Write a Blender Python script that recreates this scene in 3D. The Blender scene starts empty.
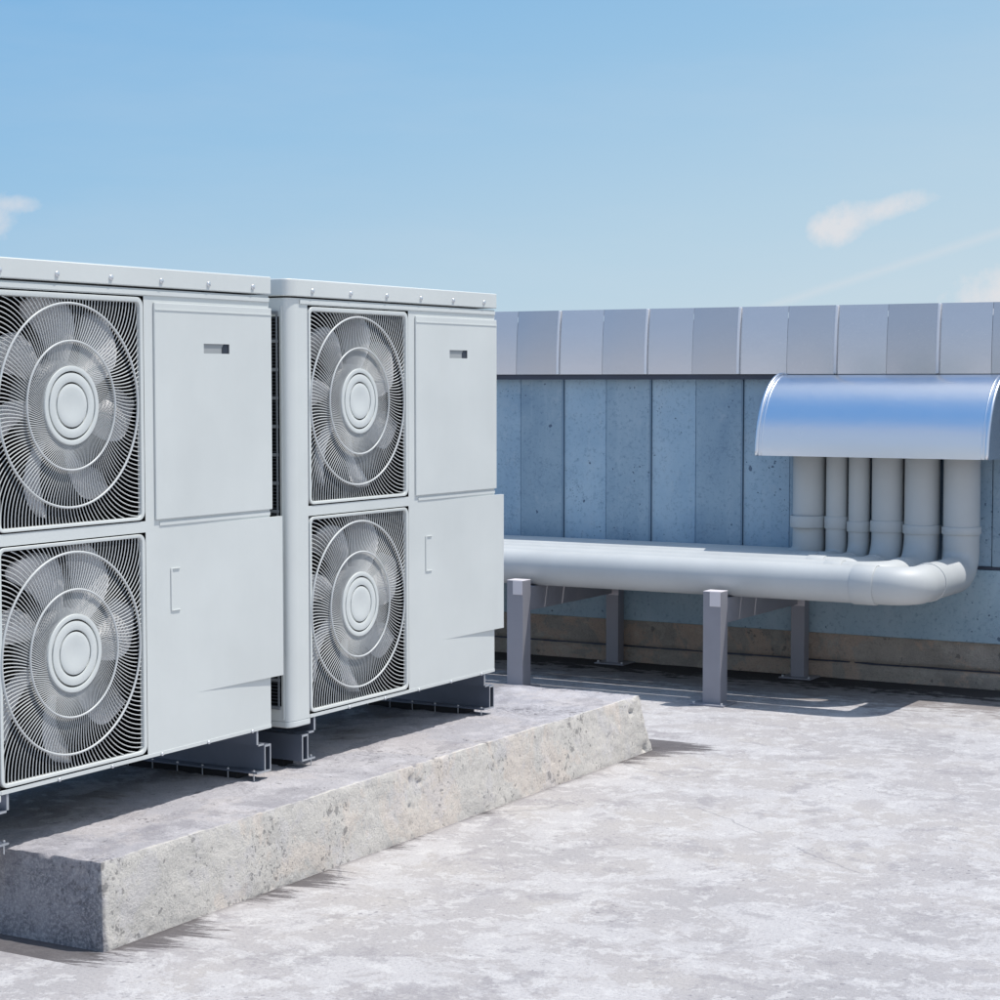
import bpy, bmesh, math, random
from mathutils import Vector, Matrix, noise
random.seed(7)
PI = math.pi
scene = bpy.context.scene
COL = scene.collection

# ------------------------------------------------------------------ materials
def nodes_of(name):
    m = bpy.data.materials.new(name); m.use_nodes = True
    nt = m.node_tree; b = nt.nodes['Principled BSDF']
    return m, nt, b
def N(nt, t, **kw):
    n = nt.nodes.new(t)
    for k, v in kw.items():
        if k in n.inputs: n.inputs[k].default_value = v
        else: setattr(n, k, v)
    return n
def L(nt, a, b): nt.links.new(a, b)
def ramp(nt, fac, stops, interp='LINEAR'):
    r = nt.nodes.new('ShaderNodeValToRGB'); cr = r.color_ramp; cr.interpolation = interp
    while len(cr.elements) < len(stops): cr.elements.new(0.5)
    for e, (p, c) in zip(cr.elements, stops):
        e.position = p; e.color = c if len(c) == 4 else (*c, 1)
    L(nt, fac, r.inputs[0]); return r.outputs[0]
def g(v): return (v, v, v, 1)
def mix(nt, fac, a, b, blend='MIX'):
    m = nt.nodes.new('ShaderNodeMix'); m.data_type = 'RGBA'; m.blend_type = blend
    for s, v in ((m.inputs[0], fac), (m.inputs[6], a), (m.inputs[7], b)):
        if hasattr(v, 'links') or hasattr(v, 'is_linked'): L(nt, v, s)
        else: s.default_value = v if not (isinstance(v, tuple) and len(v) == 3) else (*v, 1)
    return m.outputs[2]
def mth(nt, op, a, b=None, c=None, clamp=False):
    m = nt.nodes.new('ShaderNodeMath'); m.operation = op; m.use_clamp = clamp
    for i, v in enumerate((a, b, c)):
        if v is None: continue
        if hasattr(v, 'is_linked'): L(nt, v, m.inputs[i])
        else: m.inputs[i].default_value = v
    return m.outputs[0]
def coord(nt, scale=(1, 1, 1), kind='Object', loc=(0, 0, 0)):
    if kind == 'World': src = N(nt, 'ShaderNodeNewGeometry').outputs['Position']
    else: src = N(nt, 'ShaderNodeTexCoord').outputs[kind]
    mp = nt.nodes.new('ShaderNodeMapping'); mp.inputs['Scale'].default_value = scale
    mp.inputs['Location'].default_value = loc
    L(nt, src, mp.inputs[0]); return mp.outputs[0]
def tex_noise(nt, co, scale, detail=6, rough=.55, dist=0):
    n = N(nt, 'ShaderNodeTexNoise', Scale=scale, Detail=detail, Roughness=rough, Distortion=dist)
    L(nt, co, n.inputs['Vector']); return n.outputs['Fac']
def bump(nt, b, h, strength, dist, prev=None):
    n = N(nt, 'ShaderNodeBump', Strength=strength, Distance=dist); L(nt, h, n.inputs['Height'])
    if prev is not None: L(nt, prev, n.inputs['Normal'])
    L(nt, n.outputs[0], b.inputs['Normal']); return n.outputs[0]

def m_paint(name, col, rough=.45, var=.05, metallic=0.0, bumpy=.02):
    m, nt, b = nodes_of(name)
    co = coord(nt, kind='World')
    n1 = tex_noise(nt, co, 2.2, 6, .6)
    n2 = tex_noise(nt, coord(nt, (6, 6, .7), 'World'), 3.0, 5, .6)
    f = mth(nt, 'ADD', mth(nt, 'MULTIPLY', n1, .85), mth(nt, 'MULTIPLY', n2, .15))
    lo = tuple(c * (1 - var * 2) for c in col); hi = tuple(min(1, c * (1 + var * 1.4)) for c in col)
    L(nt, ramp(nt, f, [(.34, lo), (.66, hi)]), b.inputs['Base Color'])
    L(nt, ramp(nt, n1, [(.3, g(rough * .8)), (.7, g(min(1, rough * 1.25)))]), b.inputs['Roughness'])
    b.inputs['Metallic'].default_value = metallic
    if bumpy: bump(nt, b, tex_noise(nt, co, 260, 2), bumpy, .002)
    return m
M = {}
M['casing'] = m_paint('casing_paint', (.665, .695, .68), .42, .02)
M['grille'] = m_paint('grille_wire', (.58, .60, .60), .36, .02, bumpy=0)
M['screw'] = m_paint('screw_metal', (.7, .72, .74), .3, .02, .6, 0)
M['black'] = m_paint('dark_cavity', (.004, .0045, .006), .7, .1, bumpy=0)
M['fin'] = m_paint('coil_fin', (.06, .07, .09), .5, .1, .5, 0)
M['guard'] = m_paint('guard_paint', (.20, .215, .235), .5, .03)
M['rubber'] = m_paint('rubber', (.02, .02, .022), .8, .1, bumpy=0)
M['rail'] = m_paint('rail_steel', (.20, .23, .29), .32, .06, .6)
M['post'] = m_paint('post_steel', (.30, .30, .335), .45, .05, .1)
M['cap'] = m_paint('end_cap', (.72, .68, .7), .6, .03)
M['pvc'] = m_paint('pipe_plastic', (.51, .53, .53), .5, .03)
def m_blade():
    m, nt, b = nodes_of('fan_blade')
    b.inputs['Base Color'].default_value = (.93, .93, .94, 1); b.inputs['Metallic'].default_value = .0
    b.inputs['Roughness'].default_value = .38; b.inputs['Specular IOR Level'].default_value = .9
    return m
M['blade'] = m_blade()
M['pocket'] = m_paint('recess_shade', (.36, .38, .385), .5, .02)  # casing paint darkened so the recess looks shaded
M['lit_edge'] = m_paint('lit_edge_steel', (.42, .44, .47), .4, .04, .2, 0)  # lighter steel painting the sunlit look of the rail ends
M['rotor'] = m_paint('rotor_hub', (.20, .21, .22), .45, .02)
M['black'].node_tree.nodes['Principled BSDF'].inputs['Specular IOR Level'].default_value = .08
def m_sheet(name, col, rough):
    m, nt, b = nodes_of(name)
    co = coord(nt, kind='World')
    oi = N(nt, 'ShaderNodeObjectInfo').outputs['Random']
    n1 = tex_noise(nt, coord(nt, (3, 3, 9), 'World'), 1.5, 5, .6)
    v = mth(nt, 'ADD', mth(nt, 'MULTIPLY', oi, .22), mth(nt, 'MULTIPLY', n1, .12))
    c = mix(nt, v, tuple(x * .84 for x in col), tuple(min(1, x * 1.25) for x in col))
    c = mix(nt, 1.0, c, N(nt, 'ShaderNodeObjectInfo').outputs['Color'], 'MULTIPLY')
    L(nt, c, b.inputs['Base Color'])
    b.inputs['Metallic'].default_value = 1
    sc = tex_noise(nt, coord(nt, (30, 4, 30), 'World'), 6, 8, .75)
    L(nt, ramp(nt, sc, [(.35, g(rough * .88)), (.7, g(rough * 1.2))]), b.inputs['Roughness'])
    bump(nt, b, tex_noise(nt, co, 1.6, 2), .05, .05)
    return m
M['sheet'] = m_sheet('zinc_sheet', (.74, .75, .80), .24)
def m_hood():
    m, nt, b = nodes_of('polished_hood')
    b.inputs['Metallic'].default_value = 1
    co = coord(nt, kind='World')
    b.inputs['Base Color'].default_value = (.80, .83, .88, 1)
    sm = tex_noise(nt, co, 9, 10, .8)
    vor = N(nt, 'ShaderNodeTexVoronoi', Scale=26, feature='DISTANCE_TO_EDGE')
    dist = N(nt, 'ShaderNodeTexNoise', Scale=7, Detail=3); L(nt, co, dist.inputs['Vector'])
    L(nt, mix(nt, .25, co, dist.outputs['Color']), vor.inputs['Vector'])
    scr = mth(nt, 'LESS_THAN', vor.outputs['Distance'], .012)
    scr = mth(nt, 'MULTIPLY', scr, mth(nt, 'GREATER_THAN', tex_noise(nt, co, 5, 4), .56))
    r0 = ramp(nt, sm, [(.3, g(.27)), (.8, g(.33))])
    L(nt, mth(nt, 'ADD', r0, mth(nt, 'MULTIPLY', scr, .07)), b.inputs['Roughness'])
    bump(nt, b, tex_noise(nt, coord(nt, (1, 2, 2), 'World'), 2.2, 3), .10, .03)
    return m
M['hood'] = m_hood()

def m_ground():
    m, nt, b = nodes_of('roof_screed')
    w = coord(nt, kind='World')
    warp = N(nt, 'ShaderNodeTexNoise', Scale=2.6, Detail=5, Roughness=.6); L(nt, w, warp.inputs['Vector'])
    wv = mix(nt, .13, w, warp.outputs['Color'])
    big = tex_noise(nt, wv, 1.0, 8, .6)
    med = tex_noise(nt, wv, 3.3, 12, .74, .3)
    med2 = tex_noise(nt, coord(nt, kind='World', loc=(13, 5, 0)), 10.5, 11, .74, .3)
    fine = tex_noise(nt, w, 80, 7, .8)
    c = ramp(nt, big, [(.40, (.375, .36, .365)), (.5, (.41, .39, .39)), (.60, (.445, .42, .405))])
    white = ramp(nt, med, [(.505, g(0)), (.518, g(.75)), (.60, g(1))])
    c = mix(nt, mth(nt, 'MULTIPLY', white, .66), c, (.535, .525, .53))
    white2 = ramp(nt, med2, [(.545, g(0)), (.556, g(.85)), (.7, g(1))])
    c = mix(nt, mth(nt, 'MULTIPLY', white2, .62), c, (.60, .59, .585))
    dark = ramp(nt, tex_noise(nt, coord(nt, kind='World', loc=(3, 7, 0)), 3.6, 12, .78, .3), [(.555, g(0)), (.568, g(.8)), (.66, g(1))])
    c = mix(nt, mth(nt, 'MULTIPLY', dark, .55), c, (.27, .255, .27))
    vo = N(nt, 'ShaderNodeTexVoronoi', Scale=27, Randomness=1); L(nt, mix(nt, .03, wv, N(nt, 'ShaderNodeTexNoise', Scale=60.0, Detail=4).outputs['Color']), vo.inputs['Vector'])
    pm = mth(nt, 'MULTIPLY', mth(nt, 'LESS_THAN', vo.outputs['Distance'], .16),
             mth(nt, 'GREATER_THAN', tex_noise(nt, coord(nt, kind='World', loc=(9, 1, 0)), 2.1, 9, .75), .55))
    c = mix(nt, mth(nt, 'MULTIPLY', pm, .55), c, (.14, .135, .155))
    c = mix(nt, ramp(nt, fine, [(.37, g(.7)), (.47, g(0))]), c, (.24, .23, .25))
    c = mix(nt, ramp(nt, fine, [(.54, g(0)), (.66, g(.5))]), c, (.58, .57, .57))
    cr = N(nt, 'ShaderNodeTexVoronoi', Scale=1.15, feature='DISTANCE_TO_EDGE')
    wv2 = mix(nt, .35, wv, N(nt, 'ShaderNodeTexNoise', Scale=6.0, Detail=8).outputs['Color'])
    L(nt, wv2, cr.inputs['Vector'])
    cm = mth(nt, 'MULTIPLY', mth(nt, 'LESS_THAN', cr.outputs['Distance'], .003), mth(nt, 'GREATER_THAN', big, .56))
    c = mix(nt, mth(nt, 'MULTIPLY', cm, .4), c, (.18, .18, .20))
    # wall shadow and dirt painted along the wall foot; dark streaks beside the plinth
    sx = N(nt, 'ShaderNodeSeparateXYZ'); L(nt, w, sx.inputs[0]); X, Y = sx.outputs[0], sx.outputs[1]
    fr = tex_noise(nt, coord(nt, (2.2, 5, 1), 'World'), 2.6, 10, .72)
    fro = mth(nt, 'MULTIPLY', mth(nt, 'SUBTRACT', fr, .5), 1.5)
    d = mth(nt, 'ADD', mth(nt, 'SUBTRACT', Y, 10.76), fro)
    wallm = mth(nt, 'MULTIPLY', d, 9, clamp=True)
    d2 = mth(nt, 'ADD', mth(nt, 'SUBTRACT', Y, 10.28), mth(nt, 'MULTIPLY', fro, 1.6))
    c = mix(nt, mth(nt, 'MULTIPLY', mth(nt, 'MULTIPLY', d2, 4, clamp=True), .66), c, (.17, .145, .135))  # ground colour darkened under the pipes for their shade, with brown dirt
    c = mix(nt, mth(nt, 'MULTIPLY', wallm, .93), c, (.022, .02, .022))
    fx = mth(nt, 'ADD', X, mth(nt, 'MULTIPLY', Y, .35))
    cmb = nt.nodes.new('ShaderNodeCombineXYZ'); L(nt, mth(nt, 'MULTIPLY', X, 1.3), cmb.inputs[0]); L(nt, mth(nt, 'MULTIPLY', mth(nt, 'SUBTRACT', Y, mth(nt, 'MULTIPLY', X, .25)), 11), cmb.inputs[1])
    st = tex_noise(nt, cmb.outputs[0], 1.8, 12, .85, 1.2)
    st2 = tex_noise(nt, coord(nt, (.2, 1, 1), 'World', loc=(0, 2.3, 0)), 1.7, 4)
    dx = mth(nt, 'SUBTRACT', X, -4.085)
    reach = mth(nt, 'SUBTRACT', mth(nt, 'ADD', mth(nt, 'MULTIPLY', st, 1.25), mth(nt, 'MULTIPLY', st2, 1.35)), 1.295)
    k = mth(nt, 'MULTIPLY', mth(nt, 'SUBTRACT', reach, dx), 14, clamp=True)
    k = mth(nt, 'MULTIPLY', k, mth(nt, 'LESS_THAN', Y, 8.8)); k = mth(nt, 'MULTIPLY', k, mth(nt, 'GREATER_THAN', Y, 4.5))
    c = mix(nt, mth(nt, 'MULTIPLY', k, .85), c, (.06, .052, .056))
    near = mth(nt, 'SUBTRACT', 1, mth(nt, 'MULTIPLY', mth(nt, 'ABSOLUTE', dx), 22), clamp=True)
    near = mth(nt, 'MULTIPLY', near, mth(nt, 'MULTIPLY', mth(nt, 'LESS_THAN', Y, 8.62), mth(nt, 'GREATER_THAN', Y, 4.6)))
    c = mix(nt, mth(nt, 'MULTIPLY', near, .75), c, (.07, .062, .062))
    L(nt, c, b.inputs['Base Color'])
    b.inputs['Roughness'].default_value = .85
    h = mth(nt, 'ADD', mth(nt, 'MULTIPLY', fine, .7), mth(nt, 'MULTIPLY', med, .9))
    h = mth(nt, 'SUBTRACT', h, mth(nt, 'MULTIPLY', pm, .3))
    bump(nt, b, h, .55, .012)
    return m
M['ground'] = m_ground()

def Y_ax(nt, w):
    s_ = N(nt, 'ShaderNodeSeparateXYZ'); L(nt, w, s_.inputs[0]); return s_.outputs[1]
def m_rough_concrete(name, a, bcol, beige, warm_amt=.6, front=None, bumpd=.012, pscale=22):
    m, nt, b = nodes_of(name)
    w = coord(nt, kind='World')
    w1 = N(nt, 'ShaderNodeTexNoise', Scale=26, Detail=5, Roughness=.7); L(nt, w, w1.inputs['Vector'])
    wv = mix(nt, .055, w, w1.outputs['Color'])
    big = tex_noise(nt, w, 2.2, 10, .65, .4)
    med = tex_noise(nt, coord(nt, kind='World', loc=(5, 2, 8)), 2.3, 12, .68, .5)
    fine = tex_noise(nt, w, 48, 10, .8)
    grit = tex_noise(nt, w, 150, 5, .7)
    c = ramp(nt, big, [(.36, a), (.64, bcol)])
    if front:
        # paler render on the long side, its sunlit tone put into the colour
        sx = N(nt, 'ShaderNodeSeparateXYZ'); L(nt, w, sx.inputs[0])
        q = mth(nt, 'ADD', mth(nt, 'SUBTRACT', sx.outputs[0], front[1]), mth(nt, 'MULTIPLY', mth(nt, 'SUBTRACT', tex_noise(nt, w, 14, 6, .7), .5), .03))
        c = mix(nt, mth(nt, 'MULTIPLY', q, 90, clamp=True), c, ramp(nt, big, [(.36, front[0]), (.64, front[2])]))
    if front:   # coarse aggregate on the left end, darkened to paint its shade
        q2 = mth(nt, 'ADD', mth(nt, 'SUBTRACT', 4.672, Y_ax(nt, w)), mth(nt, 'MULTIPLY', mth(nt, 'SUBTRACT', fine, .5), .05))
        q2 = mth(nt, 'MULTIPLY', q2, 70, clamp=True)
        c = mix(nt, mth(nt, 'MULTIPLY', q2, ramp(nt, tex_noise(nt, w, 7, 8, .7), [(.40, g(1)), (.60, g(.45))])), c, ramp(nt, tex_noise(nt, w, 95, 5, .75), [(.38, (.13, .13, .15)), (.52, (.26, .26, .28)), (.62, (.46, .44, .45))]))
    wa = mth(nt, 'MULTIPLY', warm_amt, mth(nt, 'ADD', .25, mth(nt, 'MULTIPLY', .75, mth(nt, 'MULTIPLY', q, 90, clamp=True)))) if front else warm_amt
    c = mix(nt, mth(nt, 'MULTIPLY', ramp(nt, med, [(.515, g(0)), (.545, g(.8)), (.62, g(1))]), wa), c, beige)
    if front:   # brown dirt under the units, with their shade painted in
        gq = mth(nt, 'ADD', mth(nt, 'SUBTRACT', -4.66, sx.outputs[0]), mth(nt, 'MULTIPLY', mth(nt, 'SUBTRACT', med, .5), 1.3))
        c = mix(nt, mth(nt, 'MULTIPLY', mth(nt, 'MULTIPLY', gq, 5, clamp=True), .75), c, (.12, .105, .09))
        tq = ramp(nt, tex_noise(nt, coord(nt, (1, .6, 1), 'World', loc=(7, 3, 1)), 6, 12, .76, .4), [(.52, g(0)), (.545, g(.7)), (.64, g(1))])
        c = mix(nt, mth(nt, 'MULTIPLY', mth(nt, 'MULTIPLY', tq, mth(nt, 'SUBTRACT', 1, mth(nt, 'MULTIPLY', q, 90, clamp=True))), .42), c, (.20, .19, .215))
    wh = ramp(nt, tex_noise(nt, coord(nt, kind='World', loc=(15, 2, 3)), 5.5, 12, .72, .3), [(.53, g(0)), (.57, g(.8)), (.7, g(1))])
    c = mix(nt, mth(nt, 'MULTIPLY', wh, .35 if not front else mth(nt, 'SUBTRACT', .38, mth(nt, 'MULTIPLY', q2, .3))), c, tuple(min(.8, x * 1.35) for x in bcol))
    c = mix(nt, ramp(nt, fine, [(.32, g(.6)), (.46, g(0))]), c, tuple(x * .45 for x in a))
    c = mix(nt, ramp(nt, grit, [(.36, g(.35)), (.45, g(0))]), c, tuple(x * .5 for x in a))
    c = mix(nt, ramp(nt, grit, [(.58, g(0)), (.68, g(.5))]), c, tuple(min(.85, x * 1.6) for x in bcol))
    sel = mth(nt, 'GREATER_THAN', tex_noise(nt, coord(nt, kind='World', loc=(1, 9, 4)), 2.6, 9, .72), .56)
    def pit(scale, r, thr):
        v = N(nt, 'ShaderNodeTexVoronoi', Scale=scale); L(nt, wv, v.inputs['Vector'])
        sc = nt.nodes.new('ShaderNodeSeparateColor'); L(nt, v.outputs['Color'], sc.inputs[0])
        rr = mth(nt, 'MULTIPLY', sc.outputs[1], r)
        return mth(nt, 'MULTIPLY', mth(nt, 'LESS_THAN', v.outputs['Distance'], rr), mth(nt, 'GREATER_THAN', sc.outputs[0], thr))
    pp = mth(nt, 'MAXIMUM', mth(nt, 'MULTIPLY', mth(nt, 'MAXIMUM', pit(pscale, .42, .25), pit(pscale * 3.1, .5, .3)), sel), pit(pscale * 1.7, .26, .88))
    c = mix(nt, mth(nt, 'MULTIPLY', pp, .55), c, tuple(x * .3 for x in a))
    L(nt, c, b.inputs['Base Color']); b.inputs['Roughness'].default_value = .9
    h = mth(nt, 'SUBTRACT', mth(nt, 'ADD', mth(nt, 'MULTIPLY', fine, 1.0), mth(nt, 'ADD', mth(nt, 'MULTIPLY', grit, .4), mth(nt, 'MULTIPLY', med, .6))), mth(nt, 'MULTIPLY', pp, .8))
    bump(nt, b, h, .8, bumpd)
    return m
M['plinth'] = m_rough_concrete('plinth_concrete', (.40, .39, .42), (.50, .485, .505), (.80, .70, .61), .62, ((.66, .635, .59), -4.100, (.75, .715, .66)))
M['base'] = m_rough_concrete('wall_foot_concrete', (.46, .41, .355), (.64, .57, .49), (.80, .60, .46), .7, None, .035, 10)

def m_bluewall():
    m, nt, b = nodes_of('blue_painted_concrete')
    w = coord(nt, kind='World')
    oi = N(nt, 'ShaderNodeObjectInfo').outputs['Random']
    big = tex_noise(nt, coord(nt, kind='World', loc=(2, 0, 0)), 2.3, 8, .6, .6)
    fine = tex_noise(nt, w, 45, 8, .75)
    med = tex_noise(nt, w, 9, 8, .7)
    run = tex_noise(nt, coord(nt, (9, 9, .6), 'World'), 1.6, 6, .6)
    c = ramp(nt, big, [(.34, (.22, .335, .45)), (.5, (.33, .455, .55)), (.66, (.44, .555, .63))])
    c = mix(nt, .55, c, N(nt, 'ShaderNodeObjectInfo').outputs['Color'])
    c = mix(nt, ramp(nt, run, [(.5, g(0)), (.72, g(.35))]), c, (.45, .56, .64))
    c = mix(nt, ramp(nt, med, [(.56, g(0)), (.68, g(.30))]), c, (.48, .56, .62))
    c = mix(nt, ramp(nt, fine, [(.34, g(.6)), (.47, g(0))]), c, (.13, .21, .31))
    warp = N(nt, 'ShaderNodeTexNoise', Scale=30, Detail=3); L(nt, w, warp.inputs['Vector'])
    wv = mix(nt, .035, w, warp.outputs['Color'])
    def pits(scale, r, thr, off, s2=3.3):
        v = N(nt, 'ShaderNodeTexVoronoi', Scale=scale); L(nt, wv, v.inputs['Vector'])
        sel = mth(nt, 'GREATER_THAN', tex_noise(nt, coord(nt, kind='World', loc=(off, off, off)), s2, 5, .6), thr)
        cellsel = mth(nt, 'GREATER_THAN', N_sep(v.outputs['Color']), .52)
        return mth(nt, 'MULTIPLY', mth(nt, 'MULTIPLY', mth(nt, 'LESS_THAN', v.outputs['Distance'], r), sel), cellsel)
    def N_sep(col):
        s = nt.nodes.new('ShaderNodeSeparateColor'); L(nt, col, s.inputs[0]); return s.outputs[0]
    p = mth(nt, 'MAXIMUM', pits(9, .12, .50, 3), pits(30, .17, .55, 8))
    p = mth(nt, 'MAXIMUM', p, pits(75, .22, .63, 12, 4))
    c = mix(nt, mth(nt, 'MULTIPLY', p, .8), c, (.06, .10, .17))
    # scratches
    cr = N(nt, 'ShaderNodeTexVoronoi', Scale=7, feature='DISTANCE_TO_EDGE')
    L(nt, mix(nt, .3, w, warp.outputs['Color']), cr.inputs['Vector'])
    cm = mth(nt, 'MULTIPLY', mth(nt, 'LESS_THAN', cr.outputs['Distance'], .016), mth(nt, 'GREATER_THAN', tex_noise(nt, coord(nt, kind='World', loc=(4, 4, 1)), 2.6, 6, .7), .585))
    c = mix(nt, mth(nt, 'MULTIPLY', cm, .45), c, (.12, .19, .30))
    L(nt, c, b.inputs['Base Color'])
    b.inputs['Roughness'].default_value = .62
    h = mth(nt, 'SUBTRACT', mth(nt, 'ADD', mth(nt, 'MULTIPLY', fine, .4), med), mth(nt, 'MULTIPLY', mth(nt, 'MAXIMUM', p, cm), 1.2))
    bump(nt, b, h, .45, .008)
    return m
M['blue'] = m_bluewall()
M['joint'] = m_paint('joint_metal', (.22, .32, .42), .5, .05, .2, 0)
M['seam'] = m_paint('seam_metal', (.90, .90, .92), .4, .02, .0, 0)
M['slot_dark'] = m_paint('shadow_slot', (.06, .07, .10), .5, .05, .3, 0)

# ------------------------------------------------------------------ mesh tools
def obj(name, bm, mat, parent=None, smooth=False, bevel=0, seg=2, label=None):
    me = bpy.data.meshes.new(name)
    bmesh.ops.recalc_face_normals(bm, faces=bm.faces)
    bm.to_mesh(me); bm.free()
    me.materials.append(M[mat])
    if smooth: me.shade_smooth()
    o = bpy.data.objects.new(name, me); COL.objects.link(o)
    if smooth == 'auto':
        me.set_sharp_from_angle(angle=math.radians(38))
    if bevel:
        md = o.modifiers.new('bevel', 'BEVEL'); md.width = bevel; md.segments = seg; md.limit_method = 'ANGLE'; md.angle_limit = math.radians(40)
        md.harden_normals = False
    if parent: o.parent = parent
    if label: o['label'] = label
    return o
def thing(name, label, cat, loc=(0, 0, 0), group=None):
    o = bpy.data.objects.new(name, None); COL.objects.link(o); o.location = loc
    o.empty_display_size = .2
    o['label'] = label; o['category'] = cat
    if group: o['group'] = group
    return o
def box(bm, x0, x1, y0, y1, z0, z1):
    v = [bm.verts.new(p) for p in ((x0,y0,z0),(x1,y0,z0),(x1,y1,z0),(x0,y1,z0),(x0,y0,z1),(x1,y0,z1),(x1,y1,z1),(x0,y1,z1))]
    for f in ((0,3,2,1),(4,5,6,7),(0,1,5,4),(1,2,6,5),(2,3,7,6),(3,0,4,7)): bm.faces.new([v[i] for i in f])
def mkbox(*a):
    bm = bmesh.new(); box(bm, *a); return bm
def prism(bm, pts, axis, a0, a1):
    """pts 2D polygon extruded along axis"""
    def P(p, a):
        return {'x': (a, p[0], p[1]), 'y': (p[0], a, p[1]), 'z': (p[0], p[1], a)}[axis]
    A = [bm.verts.new(P(p, a0)) for p in pts]; B = [bm.verts.new(P(p, a1)) for p in pts]
    n = len(pts)
    bm.faces.new(A); bm.faces.new(B[::-1])
    for i in range(n): bm.faces.new((A[i], A[(i+1)%n], B[(i+1)%n], B[i]))
def tube(bm, pts, r, seg=8, cap=True, closed=False):
    pts = [Vector(p) for p in pts]; n = len(pts); rings = []
    up = None
    for i, p in enumerate(pts):
        if closed: t = pts[(i+1)%n] - pts[i-1]
        else: t = pts[min(i+1, n-1)] - pts[max(i-1, 0)]
        t.normalize()
        if up is None:
            up = Vector((0, 0, 1)) if abs(t.z) < .9 else Vector((1, 0, 0))
        up = (up - t * up.dot(t)).normalized(); s = t.cross(up)
        rr = r[i] if isinstance(r, (list, tuple)) else r
        rings.append([bm.verts.new(p + (up * math.cos(2*PI*k/seg) + s * math.sin(2*PI*k/seg)) * rr) for k in range(seg)])
    for i in range(n if closed else n - 1):
        a, b = rings[i], rings[(i+1)%n]
        for k in range(seg): bm.faces.new((a[k], a[(k+1)%seg], b[(k+1)%seg], b[k]))
    if cap and not closed:
        bm.faces.new(rings[0][::-1]); bm.faces.new(rings[-1])
def lathe_x(bm, prof, cy, cz, seg=72):
    """profile (x, r) turned about an axis parallel to x"""
    rings = []
    for x, r in prof:
        if r < 1e-5: rings.append([bm.verts.new((x, cy, cz))]); continue
        rings.append([bm.verts.new((x, cy + r*math.cos(2*PI*k/seg), cz + r*math.sin(2*PI*k/seg))) for k in range(seg)])
    for a, b in zip(rings, rings[1:]):
        if len(a) == 1 and len(b) == 1: continue
        for k in range(seg):
            k2 = (k+1) % seg
            if len(a) == 1: bm.faces.new((a[0], b[k2], b[k]))
            elif len(b) == 1: bm.faces.new((a[k], a[k2], b[0]))
            else: bm.faces.new((a[k], a[k2], b[k2], b[k]))
def rrect(y0, y1, z0, z1, r, n=6):
    out = []
    for cy, cz, a0 in ((y1-r, z1-r, 0), (y0+r, z1-r, 90), (y0+r, z0+r, 180), (y1-r, z0+r, 270)):
        for i in range(n+1):
            a = math.radians(a0 + 90*i/n); out.append((cy + r*math.cos(a), cz + r*math.sin(a)))
    return out

# ------------------------------------------------------------------ camera
F = 2004.496; YAW = 29.8412; PITCH = 3.40243; ROLL = -.02636
cam_d = bpy.data.cameras.new('camera'); cam = bpy.data.objects.new('camera', cam_d); COL.objects.link(cam)
cam.location = (0, 0, 1.75)
cam.rotation_euler = (math.radians(90 - PITCH), 0, math.radians(YAW))
cam_d.sensor_width = 36; cam_d.lens = F / 1000 * 36; cam_d.clip_end = 2000; cam_d.clip_start = .05
scene.camera = cam

# ------------------------------------------------------------------ roof deck
PZ = .273                      # plinth top
bm = bmesh.new()
vs = [bm.verts.new(p) for p in ((-400, -400, 0), (400, -400, 0), (400, 400, 0), (-400, 400, 0))]; bm.faces.new(vs)
roof = obj('ground', bm, 'ground'); roof['kind'] = 'structure'

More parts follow.
